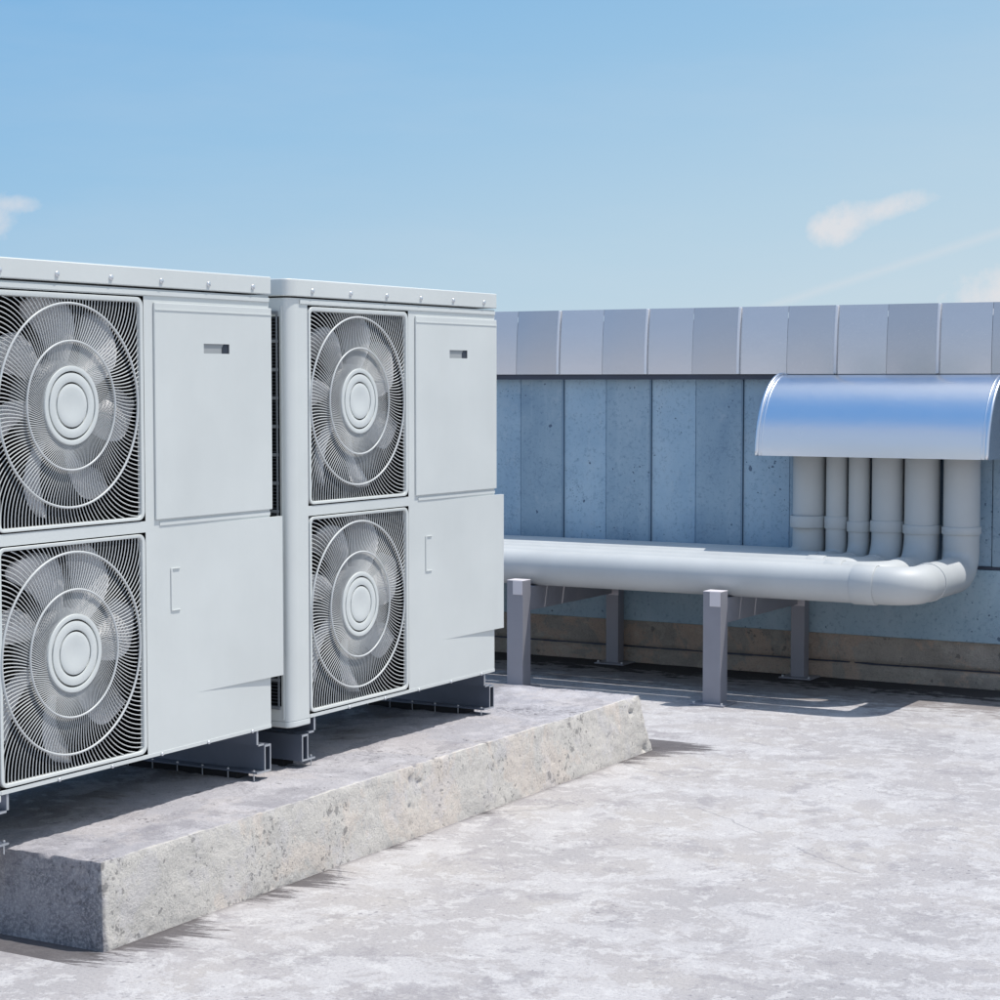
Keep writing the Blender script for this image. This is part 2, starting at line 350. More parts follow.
# ------------------------------------------------------------------ plinth
def plinth():
    x1, y0, y1, z1 = -4.066, 4.645, 8.54, PZ
    x0 = -5.75
    st = .0135
    bm = bmesh.new()
    def shape(x, y, z):
        t = z / z1
        # batter of the sides
        X = x - .022 * t * (x - x0) / (x1 - x0)
        v = (y - y0) / (y1 - y0)
        Y = y + t * (.018 * (1 - v) - .10 * v)
        p = Vector((X, Y, z))
        n = Vector((1 if abs(x-x1) < 1e-6 else 0, (-1 if abs(y-y0) < 1e-6 else 0) + (1 if abs(y-y1) < 1e-6 else 0), 1 if abs(z-z1) < 1e-6 else 0))
        k = n.length
        edge = k > 1.2
        if k > 0: n.normalize()
        pk = max(0, noise.noise(p * 31 + Vector((3, 1, 7))) - .38) * max(0, noise.noise(p * 3.1) + .12)
        d = noise.fractal(p * 9, 1.0, 2.0, 5) * .005 + noise.fractal(p * 42, 1.0, 2.0, 3) * .0030 - pk * .06
        if z < 1e-6: d *= .3
        if edge and z > .01: d -= .0015 + abs(noise.noise(p * 24)) * .005 + max(0, noise.noise(p * 7) - .25) * .014
        return p + n * d
    cache = {}
    def V(x, y, z):
        k = (round(x, 5), round(y, 5), round(z, 5))
        if k not in cache: cache[k] = bm.verts.new(shape(x, y, z))
        return cache[k]
    def steps(a, b, s):
        n = max(1, round((b - a) / s)); return [a + (b-a) * i / n for i in range(n + 1)]
    def uneven(a, b, s):       # fine near b, coarse far away
        out = [b]; x = b; d = s
        while x - d > a: x -= d; out.append(x); d *= 1.035
        out.append(a); return out[::-1]
    xs = uneven(x0, x1, st); ys = steps(y0, y1, st); zs = steps(0, z1, st)
    for i in range(len(xs)-1):
        for j in range(len(ys)-1):
            bm.faces.new((V(xs[i], ys[j], z1), V(xs[i+1], ys[j], z1), V(xs[i+1], ys[j+1], z1), V(xs[i], ys[j+1], z1)))
    for j in range(len(ys)-1):
        for k in range(len(zs)-1):
            bm.faces.new((V(x1, ys[j], zs[k]), V(x1, ys[j+1], zs[k]), V(x1, ys[j+1], zs[k+1]), V(x1, ys[j], zs[k+1])))
    for Y in (y0, y1):
        for i in range(len(xs)-1):
            for k in range(len(zs)-1):
                bm.faces.new((V(xs[i], Y, zs[k]), V(xs[i+1], Y, zs[k]), V(xs[i+1], Y, zs[k+1]), V(xs[i], Y, zs[k+1])))
    for j in range(len(ys)-1):
        bm.faces.new((V(x0, ys[j], 0), V(x0, ys[j+1], 0), V(x0, ys[j+1], z1), V(x0, ys[j], z1))) if False else None
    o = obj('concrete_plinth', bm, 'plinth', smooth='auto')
    o['label'] = 'long low rough concrete plinth carrying the two fan units, pale front and dark left end'
    o['category'] = 'plinth'
    return o
plinth()

# ------------------------------------------------------------------ outdoor unit
FX, HUBY, PITCHY = -4.42, 6.582, 1.662
def fan_blade(cx, cz, a0):
    bm = bmesh.new(); nr, nc = 20, 10; grid = []
    for i in range(nr + 1):
        t = i / nr; r = .10 + (.368 - .10) * t
        w = (.16 + .115 * math.sin(t * PI * .6)) * (1 if t < .72 else math.sqrt(max(.03, 1 - ((t - .72) / .28)**2)))
        sweep = .38 * t * t
        pitch = math.radians(27 - 9 * t)
        row = []
        for j in range(nc + 1):
            c = 2 * j / nc - 1
            th = a0 + sweep + c * w
            ax = cx - c * w * r * math.tan(pitch) + .026 * (1 - c * c) - .008 * t * t
            row.append(bm.verts.new((ax, r * math.cos(th), cz + r * math.sin(th))))
        grid.append(row)
    for i in range(nr):
        for j in range(nc): bm.faces.new((grid[i][j], grid[i][j+1], grid[i+1][j+1], grid[i+1][j]))
    bmesh.ops.solidify(bm, geom=bm.faces[:], thickness=.0035)
    return bm

# spiral of one grille wire: angle between wire and radius changes sign outwards
SP = []
def build_spiral():
    r, ph = .118, 0.0; SP.append((r, ph)); dr = .004
    while r < .52:
        k = [(.118, -34), (.21, -20), (.29, -4), (.36, 16), (.52, 50)]
        for (ra, da), (rb, db) in zip(k, k[1:]):
            if ra <= r <= rb: d = da + (db - da) * (r - ra) / (rb - ra)
        ph += math.tan(math.radians(d)) * dr / r; r += dr; SP.append((r, ph))
build_spiral()
def grille_mesh(cz, y0, y1, z0, z1):
    bm = bmesh.new(); NW = 148
    for w in range(NW):
        a = 2 * PI * w / NW; pts = []
        for i, (r, ph) in enumerate(SP):
            y, z = r * math.cos(a + ph), cz + r * math.sin(a + ph)
            out = not (y0 < y < y1 and z0 < z < z1)
            if out or i % 5 == 0:
                dish = -.004 + .014 * max(0, 1 - r / .33)
                pts.append((dish, y, z))
            if out: break
        n_ = len(pts); tube(bm, pts, [.0012 + .0007 * min(1, i_ / (n_ * .45)) for i_ in range(n_)], 5, cap=False)
    for R, t in ((.329, .0040), (.208, .0036)):
        tube(bm, [(.004 + .014 * max(0, 1 - R/.33), R*math.cos(2*PI*k/80), cz + R*math.sin(2*PI*k/80)) for k in range(80)], t, 8, closed=True)
    return bm

def make_unit():
    t = thing('outdoor_unit', 'far white fan unit with rounded left corner showing, nearest the pipes and blue wall', 'air conditioner', (FX, HUBY, 0), 'outdoor air conditioning units on the plinth')
    YL, YR, D, RC, RX = -.465, 1.073, .78, .05, .026
    Z0, Z1 = .463, 2.060
    bez = [(-.338, .363, 1.279, 2.031), (-.338, .363, .480, 1.232)]
    opn = [(-.322, .343, 1.291, 2.012), (-.322, .343, .493, 1.219)]
    # cabinet shell
    bm = bmesh.new()
    g_ = .0045
    ys = [YL + RC, bez[0][0] - g_, bez[0][1] + g_, YR]
    zs = [Z0, bez[1][2] - g_, bez[1][3] + g_, bez[0][2] - g_, bez[0][3] + g_, Z1]
    V = {}
    def vv(x, y, z):
        k = (round(x, 5), round(y, 5), round(z, 5))
        if k not in V: V[k] = bm.verts.new((x, y, z))
        return V[k]
    for i in range(3):
        for j in range(5):
            if i == 1 and j in (1, 3): continue
            bm.faces.new((vv(0, ys[i], zs[j]), vv(0, ys[i+1], zs[j]), vv(0, ys[i+1], zs[j+1]), vv(0, ys[i], zs[j+1])))
    arc = [(-RX + RX*math.cos(math.radians(a)), YL + RC - RC*math.sin(math.radians(a))) for a in range(0, 91, 6)]
    loop = arc + [(-D, YL), (-D, YR), (0, YR)]
    for (xa, ya), (xb, yb) in zip(loop, loop[1:]):
        for j in range(5):
            bm.faces.new((vv(xa, ya, zs[j]), vv(xb, yb, zs[j]), vv(xb, yb, zs[j+1]), vv(xa, ya, zs[j+1])))
    for z in (Z0, Z1):
        c = [vv(x, y, z) for x, y in loop[:-1]] + [vv(0, YR, z)] + [vv(0, ys[2], z), vv(0, ys[1], z)]
        bm.faces.new(c)
    obj('cabinet', bm, 'casing', t, smooth='auto')
    # rounded foot of the corner post
    bm = bmesh.new()
    a2 = [(x, y) for x, y in arc]
    prism(bm, a2 + [(-.12, YL), (-.12, YL + .05), (-.01, YL + .13), (0, YL + .13)], 'z', .438, .4625)
    obj('corner_foot', bm, 'casing', t, smooth='auto', bevel=.004)
    # thin seam strip beside the rounded corner
    obj('corner_trim', mkbox(-.034, -.028, YL - .004, YL + .001, .47, 2.03), 'casing', t, bevel=.001)
    # coil guard on the left flank
    bm = bmesh.new(); box(bm, -.72, -.042, YL - .002, YL + .004, .52, 1.99)
    gp = obj('coil', bm, 'black', t)
    bm = bmesh.new()
    z = .52
    while z < 1.985: box(bm, -.72, -.046, YL - .0055, YL - .003, z, z + .0035); z += .0125
    obj('fin_pack', bm, 'fin', gp)
    bm = bmesh.new()
    for k in range(15): box(bm, -.735, -.043, YL - .011, YL - .006, .508 + k * .1065, .520 + k * .1065)
    for x in (-.735, -.42, -.053): box(bm, x, x + .008, YL - .0085, YL - .0057, .521, 1.998)
    obj('guard_frame', bm, 'guard', gp, bevel=.001)
    # same coil at the back
    bm = bmesh.new(); box(bm, -D - .003, -D + .01, -.42, .95, .52, 1.99)
    gb = obj('rear_coil', bm, 'black', t)
    bm = bmesh.new()
    for k in range(15): box(bm, -D - .012, -D - .004, -.43, .96, .508 + k * .1065, .520 + k * .1065)
    obj('guard_frame', bm, 'guard', gb)
    # header bead, mid bead and bottom rail
    bm = bmesh.new(); box(bm, 0, .005, YL + .07, YR, 2.0385, 2.0545); obj('header_strip', bm, 'casing', t, bevel=.0015)
    bm = bmesh.new(); box(bm, .0, .0014, YL + .128, YR + .001, .4615, .4745); obj('bottom_rail', bm, 'casing', t, bevel=.002)
    # top cap with rounded corner
    bm = bmesh.new(); e = .010
    capl = [(-RX + (RX+e)*math.cos(math.radians(a)), YL + RC - (RC+e)*math.sin(math.radians(a))) for a in range(0, 91, 6)]
    prism(bm, capl + [(-D - e, YL - e), (-D - e, YR + .004), (e, YR + .004)], 'z', 2.0665, 2.131)
    cap = obj('top_cap', bm, 'casing', t, smooth='auto', bevel=.0035)
    for k in range(6):
        bm = bmesh.new(); lathe_x(bm, [(e - .002, .0095), (e + .003, .0095), (e + .0052, .0075), (e + .0056, 0)], -.322 + k * .2575, 2.0895, 20)
        obj('screw', bm, 'screw', cap, smooth=True)
    for k in range(5):
        bm = bmesh.new(); lathe_x(bm, [(.002, .0062), (.006, .0062), (.0078, .004), (.008, 0)], -.076 + k * .2575, .4655, 20)
        obj('screw', bm, 'screw', t, smooth=True)
    # two fans
    for i, cz in enumerate((1.6705, .8675)):
        b0, b1, c0, c1 = bez[i]; o0, o1, p0, p1 = opn[i]
        # cavity behind the grille
        bm = bmesh.new()
        xs = (-.0015, -.34)
        c = [(b0 - .006, c0 - .006), (b1 + .006, c0 - .006), (b1 + .006, c1 + .006), (b0 - .006, c1 + .006)]
        A = [bm.verts.new((xs[0] - .001, *q)) for q in c]; B = [bm.verts.new((xs[1], *q)) for q in c]
        for k in range(4): bm.faces.new((A[k], A[(k+1)%4], B[(k+1)%4], B[k]))
        bm.faces.new(B)
        obj('fan_chamber', bm, 'black', t)
        # bezel: rounded frame with an inner lip
        bm = bmesh.new()
        prof = [(-.014, 0.0), (.0012, 0.0), (.0030, .0012), (.0031, .003), (.0031, .0118), (.0026, .0130), (-.010, .0155)]
        rings = []
        for x, ins in prof:
            f = ins / .0155
            yy0, yy1 = b0 + (o0-b0)*f, b1 + (o1-b1)*f; zz0, zz1 = c0 + (p0-c0)*f, c1 + (p1-c1)*f
            rings.append([bm.verts.new((x, y, z)) for y, z in rrect(yy0, yy1, zz0, zz1, .030 - .014*f)])
        for a, b in zip(rings, rings[1:] + rings[:1]):
            n = len(a)
            for k in range(n): bm.faces.new((a[k], a[(k+1)%n], b[(k+1)%n], b[k]))
        obj('grille_bezel', bm, 'casing', t, smooth='auto')
        gr = obj('fan_grille', grille_mesh(cz, o0 + .001, o1 - .001, p0 + .001, p1 - .001), 'grille', t, smooth=True)
        bm = bmesh.new()
        lathe_x(bm, [(-.004, .1275), (.0085, .1275), (.0097, .1268), (.0100, .1255), (.0100, .1125), (.0096, .1114), (.0085, .1110), (.002, .1110)], 0, cz, 96)
        lathe_x(bm, [(.002, .1050), (.0085, .1050), (.0097, .1046), (.0100, .1036), (.0103, .0900), (.0100, .0770), (.0096, .0760), (.0085, .0757), (.002, .0757)], 0, cz, 96)
        lathe_x(bm, [(.002, .0700), (.0080, .0700), (.0094, .0696), (.0098, .0685), (.0104, .055), (.0088, .036), (.0074, .015), (.0072, 0)], 0, cz, 96)
        obj('grille_hub', bm, 'casing', gr, smooth='auto')
        bm = bmesh.new(); lathe_x(bm, [(.0025, .126), (.003, .125), (.003, 0)], 0, cz, 64); obj('hub_backing', bm, 'rubber', gr)
        fan = bpy.data.objects.new('fan', None); COL.objects.link(fan); fan.parent = t; fan.location = (-.062, 0, cz)
        bm = bmesh.new()
        lathe_x(bm, [(-.06, .150), (.018, .146), (.034, .136), (.046, .10), (.050, 0)], 0, 0, 64)
        obj('rotor_hub', bm, 'rotor', fan, smooth=True)
        for k in range(7):
            obj('blade', fan_blade(0, 0, k * 2*PI/7), 'blade', fan, smooth=True)
        fan.rotation_euler = (math.radians((14, 2)[i]), 0, 0)
    # access panel with finger pull
    bm = bmesh.new()
    py0, py1, pz0, pz1 = .417, 1.082, 1.276, 2.016; px = .007
    hy0, hy1, hz0, hz1 = .683, .829, 1.846, 1.880
    Y_, Z_ = [py0, hy0, hy1, py1], [pz0, hz0, hz1, pz1]; V.clear()
    for i in range(3):
        for j in range(3):
            if i == 1 and j == 1: continue
            bm.faces.new((vv(px, Y_[i], Z_[j]), vv(px, Y_[i+1], Z_[j]), vv(px, Y_[i+1], Z_[j+1]), vv(px, Y_[i], Z_[j+1])))
    per = [(y, pz0) for y in Y_] + [(py1, z) for z in Z_[1:]] + [(y, pz1) for y in Y_[-2::-1]] + [(py0, z) for z in Z_[-2:0:-1]]
    for k in range(len(per)):
        (ya, za), (yb, zb) = per[k], per[(k+1) % len(per)]
        bm.faces.new((vv(px, ya, za), vv(px, yb, zb), vv(.0012, yb, zb), vv(.0012, ya, za)))
    ap = obj('access_panel', bm, 'casing', t, bevel=.002)
    bm = bmesh.new(); V.clear()
    q = [(hy0, hz0), (hy1, hz0), (hy1, hz1), (hy0, hz1)]
    for k in range(4):
        (ya, za), (yb, zb) = q[k], q[(k+1) % 4]
        bm.faces.new((vv(px, ya, za), vv(px, yb, zb), vv(.002, yb, zb), vv(.002, ya, za)))
    bm.faces.new([vv(.002, *p) for p in q])
    fp = obj('finger_pull', bm, 'pocket', ap)
    bm = bmesh.new(); prism(bm, [(hy1 - .038, hz0), (hy1, hz0), (hy1, hz1), (hy1 - .026, hz1), (hy1 - .038, hz1 - .014)], 'x', .0022, .0034); obj('pull_shade', bm, 'fin', ap)  # dark patch painting the shaded right end of the pull
    bm = bmesh.new(); box(bm, px, px + .0022, py0 + .003, py1 - .003, 1.990, 1.9935); obj('panel_seam', bm, 'casing', ap)
    # ledge beneath the access panel
    bm = bmesh.new(); box(bm, .0006, .0028, .44, 1.0745, 1.254, 1.268); obj('panel_ledge', bm, 'casing', t, bevel=.0015)
    # lower service cover flaring outwards to the right
    bm = bmesh.new(); V.clear()
    def cov(y0, x0, y1, x1):
        pass
    prism(bm, [(-.0012, .56), (.0012, .72), (.0042, .88), (.0090, 1.04), (.0125, 1.134), (.0110, 1.1375), (-.004, 1.1375), (-.004, 1.078), (-.0012, 1.076)], 'z', .652, 1.247)
    sc = obj('service_cover', bm, 'casing', t)
    # slot beside the cover
    bm = bmesh.new()
    box(bm, .0006, .0034, .497, .5055, .955, 1.104); box(bm, .0006, .004, .5055, .547, 1.100, 1.104); box(bm, .0006, .004, .5055, .547, .955, .959)
    obj('cover_catch', bm, 'casing', t, bevel=.001)
    # side handle plate on the right flank
    bm = bmesh.new(); prism(bm, [(YR - .001, 1.36), (YR + .012, 1.385), (YR + .012, 1.845), (YR - .001, 1.88)], 'x', -.40, -.010)
    obj('side_plate', bm, 'casing', t, bevel=.003)
    bm = bmesh.new(); box(bm, -.3, -.14, YR + .0115, YR + .014, 1.74, 1.78); obj('side_grip', bm, 'black', t)
    # mounting rails
    for s, y in ((1, -.315), (-1, 1.000)):
        # hanger leg, hollow section and foot flange seen end-on
        bm = bmesh.new()
        def bx(a, b, z0, z1, x1=-.004):
            ya, yb = sorted((y + s*a, y + s*b)); box(bm, -D + .02, x1, ya, yb, z0, z1)
        bx(.004, .014, .409, .4605)           # leg
        bx(-.030, .0035, .402, .409)          # shoulder
        bx(-.074, -.068, .300, .4015); bx(-.040, -.034, .3065, .4015)   # web pair
        bx(-.0675, -.0405, .394, .4015)
        bx(-.0675, .012, .2995, .306)         # foot flange
        rail = obj('base_rail', bm, 'rail', t)
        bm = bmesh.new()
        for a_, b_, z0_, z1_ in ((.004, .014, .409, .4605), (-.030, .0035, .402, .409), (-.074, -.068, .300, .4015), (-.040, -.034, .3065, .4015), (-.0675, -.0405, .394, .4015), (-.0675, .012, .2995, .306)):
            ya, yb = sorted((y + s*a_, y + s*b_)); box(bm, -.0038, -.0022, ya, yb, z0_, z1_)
        obj('lit_rail_end', bm, 'lit_edge', rail)  # thin light plates painting sunlit cut edges
        bm = bmesh.new(); ya, yb = sorted((y - s*.066, y + s*.004)); box(bm, -D + .04, -.10, ya, yb, PZ - .004, .299)
        obj('rubber_strip', bm, 'rubber', rail)
        for x in (-.02, -.14, -.26, -.38, -.50, -.62):
            bm = bmesh.new()
            tube(bm, [(x, y + s*.008, PZ - .006), (x, y + s*.008, .313)], .0022, 8); tube(bm, [(x, y + s*.008, .3065), (x, y + s*.008, .311)], .005, 6)
            obj('anchor_bolt', bm, 'screw', rail)
    bpy.context.view_layer.update()
    return t
def descend(o):
    for c in list(o.children): yield c
def copy_tree(o, parent=None):
    c = o.copy(); COL.objects.link(c); c.parent = parent
    for ch in list(o.children): copy_tree(ch, c)
    return c
unit = make_unit()
u2 = copy_tree(unit)
u2.location = (FX, HUBY - PITCHY, 0)
u2['label'] = 'near white fan unit at the left edge of the photo, its fans partly cropped'
for o, rots in ((u2, (31, 47)),):
    fans = [c for c in o.children if c.name.startswith('fan.') or c.name == 'fan']
    for f_, r_ in zip(fans, rots): f_.rotation_euler = (math.radians(r_), 0, 0)

# ------------------------------------------------------------------ wall
WX0, WX1 = -11.74, 1.67          # wall run
wall = thing('parapet_wall', 'blue board-marked concrete parapet wall with zinc coping behind the pipes', 'wall', (0, 11.17, 0))
def wobj(name, bm, mat, parent=wall, **k):
    for v in bm.verts: v.co.y -= 11.17
    return obj(name, bm, mat, parent, **k)
wobj('core', mkbox(WX0, WX1, 11.20, 11.55, -.0, 2.12), 'slot_dark')
SEAM0 = -5.948; SP_ = .6095
edges = [SEAM0 + SP_/2 * k for k in range(-19, 26)]
k = 0
for i in range(len(edges)-1):
    a, b = edges[i], edges[i+1]
    rib_left = (i - 19) % 2 == 0
    a2 = a + (.0075 if rib_left else .0); b2 = b - (.0 if rib_left else .002)
    y = 11.170 if rib_left else 11.162
    wb = wobj('wall_board', mkbox(a2 + (.0015 if rib_left else .0035), b2 - .0015, y, 11.1985, .700, 2.03), 'blue', bevel=.003)
    q_ = (.98 if rib_left else .70) * random.uniform(.93, 1.07)
    wb.color = (.345 * q_, .50 * q_, .64 * q_, 1)
    if rib_left:
        wobj('joint_strip', mkbox(a - .002, a + .006, 11.158, 11.1985, .700, 2.03), 'joint', bevel=.001)
    # coping sheet: slightly cranked so that each sheet mirrors a little differently
    bm = bmesh.new(); NB, NZ = 6, 10
    ang = math.radians(1.1 if rib_left else -1.3) + math.radians(random.uniform(-.4, .4))
    def cy(u, v):
        bow = .0045 * (2*u - 1)**2
        return 11.100 + math.tan(ang) * (u - .5) * (b - a) + bow + .030 * v * v
    gr_ = [[bm.verts.new((a + .0008 + (b - a - .0016) * i_ / NB, cy(i_ / NB, j_ / NZ), 1.790 + .400 * j_ / NZ)) for j_ in range(NZ + 1)] for i_ in range(NB + 1)]
    for p_, q_ in zip(gr_, gr_[1:]):
        for j_ in range(NZ): bm.faces.new((p_[j_], q_[j_], q_[j_+1], p_[j_+1]))
    bk = [bm.verts.new((a + .0008 + (b - a - .0016) * i_ / NB, 11.60, 2.17)) for i_ in range(NB + 1)]
    for i_ in range(NB): bm.faces.new((gr_[i_][NZ], gr_[i_+1][NZ], bk[i_+1], bk[i_]))
    cs_ = wobj('coping_sheet', bm, 'sheet', smooth='auto'); kq = (1.0 if rib_left else .89) * random.uniform(.96, 1.04); cs_.color = (kq, kq, kq, 1)  # alternate sheets tinted darker, painting in their differing reflections
    if rib_left:
        bm = bmesh.new(); zz_ = [1.790 + .398 * q / 8 for q in range(9)]
        front_ = [(11.089 + .030 * (q / 8)**2, zz_[q]) for q in range(9)]; back_ = [(11.115 + .030 * (q / 8)**2, zz_[q]) for q in range(9)]
        prism(bm, front_ + back_[::-1], 'x', a - .0085, a + .0085)
        wobj('standing_seam', bm, 'seam', bevel=.003)
wobj('lower_slab', mkbox(WX0, WX1, 11.150, 11.1985, .265, .682), 'blue', bevel=.004).color = (.36, .50, .565, 1)
wobj('slab_joint', mkbox(WX0, WX1, 11.158, 11.1985, .684, .699), 'slot_dark')
wobj('shadow_slot', mkbox(WX0, WX1, 11.112, 11.1985, 1.758, 1.789), 'slot_dark')  # dark strip stands in for the shadow slot under the coping
# rough foot of the wall, real relief
def foot():
    bm = bmesh.new(); nx = 520; zz = [0, .03, .06, .085, .092, .099, .106, .13, .16, .19, .22, .262]
    rows = []
    for z in zz:
        row = []
        for i in range(nx + 1):
            x = -9 + 8 * i / nx
            p = Vector((x, 0, z)); d = noise.fractal(p * 7, 1, 2, 5) * .010 + noise.noise(p * 30) * .004
            d += .032 if z in (.092, .099) else 0
            d -= .006 if z < .09 else 0
            row.append(bm.verts.new((x, 11.176 + d, z + .004 * noise.noise(Vector((x * 3, z, 1))))))
        rows.append(row)
    for a, b in zip(rows, rows[1:]):
        for i in range(nx): bm.faces.new((a[i], a[i+1], b[i+1], b[i]))
    return bm
wobj('foot_course', foot(), 'base', smooth=True)

# ------------------------------------------------------------------ pipes
def fillet(pts, R, n=10):
    pts = [Vector(p) for p in pts]; out = [pts[0]]
    for a, b, c in zip(pts, pts[1:], pts[2:]):
        u = (a - b).normalized(); v = (c - b).normalized()
        P0, P1 = b + u * R, b + v * R; C = b + u * R + v * R
        for i in range(n + 1):
            t = i / n * PI / 2
            out.append(C - v * R * math.cos(t) - u * R * math.sin(t))
    out.append(pts[-1]); return out
def ring(bm, p, d, r, w, lip=.0035):
    p = Vector(p); d = Vector(d).normalized()
    pr = [(-w/2, r - .003), (-w/2, r + lip*.75), (-w/2 + lip*.6, r + lip), (w/2 - lip*.6, r + lip), (w/2, r + lip*.75), (w/2, r - .003)]
    up = Vector((0, 0, 1)) if abs(d.z) < .9 else Vector((1, 0, 0)); s = d.cross(up).normalized(); up = s.cross(d)
    rr = [[bm.verts.new(p + d * x + (up*math.cos(2*PI*k/64) + s*math.sin(2*PI*k/64)) * q) for k in range(64)] for x, q in pr]
    for a, b in zip(rr, rr[1:] + rr[:1]):
        for k in range(64): bm.faces.new((a[k], a[(k+1)%64], b[(k+1)%64], b[k]))
TOP = .773; VY = 11.005
pipes = [  # x of riser, row y, radius, collar z range, words
    (-4.243, 11.025, .096, (.900, .967), 'wide pale pipe, leftmost riser under the metal hood'),
    (-4.068, 10.855, .062, (.898, .968), 'thin pale pipe, second riser from the left under the hood'),
    (-3.932, 10.722, .062, (.885, .945), 'thin pale pipe, third riser from the left under the hood'),
    (-3.762, 10.556, .090, (.890, .955), 'wide pale pipe, fourth riser from the left under the hood'),
    (-3.560, 10.346, .099, (.888, .938), 'wide pale pipe, fifth riser, just left of the outermost pipe'),
    (-3.332, 10.130, .101, (.915, .957), 'outermost pale pipe, bending round the right end and along the front of the rack')]
pipes[5] = (-3.332, 10.130, .101, (.893, .935), pipes[5][4])
for i, (x, ry, R, (c0, c1), words) in enumerate(pipes):
    t = thing('drain_pipe', words, 'pipe', (x, VY, 1.45), 'pipes running from the hood along the rack')
    def pobj(name, bm, mat='pvc', par=None, **k):
        for v in bm.verts: v.co -= Vector((x, VY, 1.45))
        return obj(name, bm, mat, par or t, **k)
    cz = TOP - R
    R2 = (R * 1.35 if i == 5 else R * 2.0) if i else .12
    if i: pts = fillet([(x, VY, 1.40), (x, VY, cz), (x, ry, cz), (-11.5, ry, cz)], min(R2, (VY - ry) / 2.02), 14)
    else: pts = fillet([(x, VY + .02, 1.40), (x, ry, cz), (-11.5, ry, cz)], R2, 12)
    bm = bmesh.new(); tube(bm, pts, R, 64); pobj('pipe_run', bm, smooth='auto')
    bm = bmesh.new(); ring(bm, (x, VY, (c0+c1)/2), (0, 0, 1), R, c1 - c0, .0085); pobj('collar', bm, smooth='auto')
    if i == 5:
        a = x - .300
        bm = bmesh.new(); ring(bm, (-3.575, ry, cz), (1, 0, 0), R, .125, .006); pobj('collar', bm, smooth='auto')
        bm = bmesh.new(); ring(bm, (x, ry + .29, cz), (0, 1, 0), R, .03, .005); pobj('collar', bm, smooth='auto')
    elif i >= 2:
        if ry + .16 < VY - .12:
            bm = bmesh.new(); ring(bm, (x, (ry + VY) / 2 - .02, cz), (0, 1, 0), R, .05 if i > 3 else .03, .005); pobj('collar', bm, smooth='auto')
        bm = bmesh.new(); ring(bm, (x - R2 - .07, ry, cz), (1, 0, 0), R, .10, .005); pobj('collar', bm, smooth='auto')

# ------------------------------------------------------------------ hood
def hood():
    X0, X1 = -4.452, -3.105
    t = thing('metal_hood', 'polished curved metal hood over the pipe risers, against the wall', 'hood', (-3.78, 11.10, 1.32))
    def hobj(name, bm, mat='hood', par=None, **k):
        for v in bm.verts: v.co -= Vector((-3.78, 11.10, 1.32))
        return obj(name, bm, mat, par or t, **k)
    arc = [(11.10 - .385 * math.cos(a), 1.322 + .464 * math.sin(a)) for a in [PI/2 * i / 28 for i in range(29)]]
    bm = bmesh.new()
    nx = 12; outer = []; inner = []
    for i in range(nx + 1):
        x = X0 + (X1 - X0) * i / nx
        outer.append([bm.verts.new((x, y, z)) for y, z in arc]); 
    for a, b in zip(outer, outer[1:]):
        for j in range(28): bm.faces.new((a[j], a[j+1], b[j+1], b[j]))
    # turned-in bottom lip
    lo = [bm.verts.new((X0 + (X1-X0)*i/nx, arc[0][0] + .02, arc[0][1] - .001)) for i in range(nx+1)]
    for i in range(nx): bm.faces.new((outer[i][0], outer[i+1][0], lo[i+1], lo[i]))
    hobj('hood_shell', bm, smooth='auto')
    for X, s in ((X0, -1), (X1, 1)):
        bm = bmesh.new()
        prism(bm, [(11.108, 1.322)] + arc[::-1][0:0] + [(y + .004, z - .002) for y, z in arc] + [(11.108, 1.785)], 'x', X, X + s*.004)
        hobj('end_panel', bm, 'sheet')
        bm = bmesh.new(); tube(bm, [(X - s*.004, y, z) for y, z in arc], .012, 12)
        hobj('rolled_edge', bm, smooth=True)
        bm = bmesh.new(); tube(bm, [(X - s*.032, y + .001, z) for y, z in arc], .0045, 8)
        hobj('seam_bead', bm, smooth=True)
hood()

# ------------------------------------------------------------------ pipe stands
def stand():
    t = thing('pipe_stand', 'dark steel two-legged pipe stand nearer the right end of the pipes', 'pipe stand', (-4.362, 9.95, 0), 'steel stands under the pipes')
    # local coordinates: x across, y back from front post
    def post(y0, y1, h, name='leg', sx=0):
        p = obj(name, mkbox(sx - .052, sx + .052 - .4*abs(sx), y0, y1, .006, h), 'post', t, bevel=.003)
        bm = bmesh.new(); box(bm, sx -.105, sx + .095, y0 - .055, y1 + .035, .0, .0085); bp = obj('base_plate', bm, 'post', p, bevel=.002)
        for dx, dy in ((-.085, -.04), (.078, -.04)):
            bm = bmesh.new(); tube(bm, [(sx + dx, y0 + dy, .006), (sx + dx, y0 + dy, .02)], .007, 6); obj('bolt', bm, 'screw', p)
        return p
    post(-.05, .045, .612); post(1.105, 1.185, .572, sx=.05)
    bm = bmesh.new()
    prism(bm, [(.0455, .572), (.0455, .437), (1.1045, .437), (1.1045, .572)], 'x', -.028, .040)
    obj('arm', bm, 'post', t, bevel=.002)
    for y, z0, z1 in ((-.0535, .535, .6125), (1.1015, .428, .474)):
        obj('end_cap', mkbox(-.012 + (.03 if y > 1 else 0), .050 + (.035 if y > 1 else 0), y, y + .0033, z0, z1), 'cap', t, bevel=.001)
    obj('saddle', mkbox(-.052, .052, -.0505, .0455, .6125, .6165), 'cap', t, bevel=.001)
    bpy.context.view_layer.update()
    return t
s1 = stand()
s2 = copy_tree(s1); s2.location.x = -5.582; s2['label'] = 'dark steel two-legged pipe stand partly behind the far fan unit, left end of pipes'

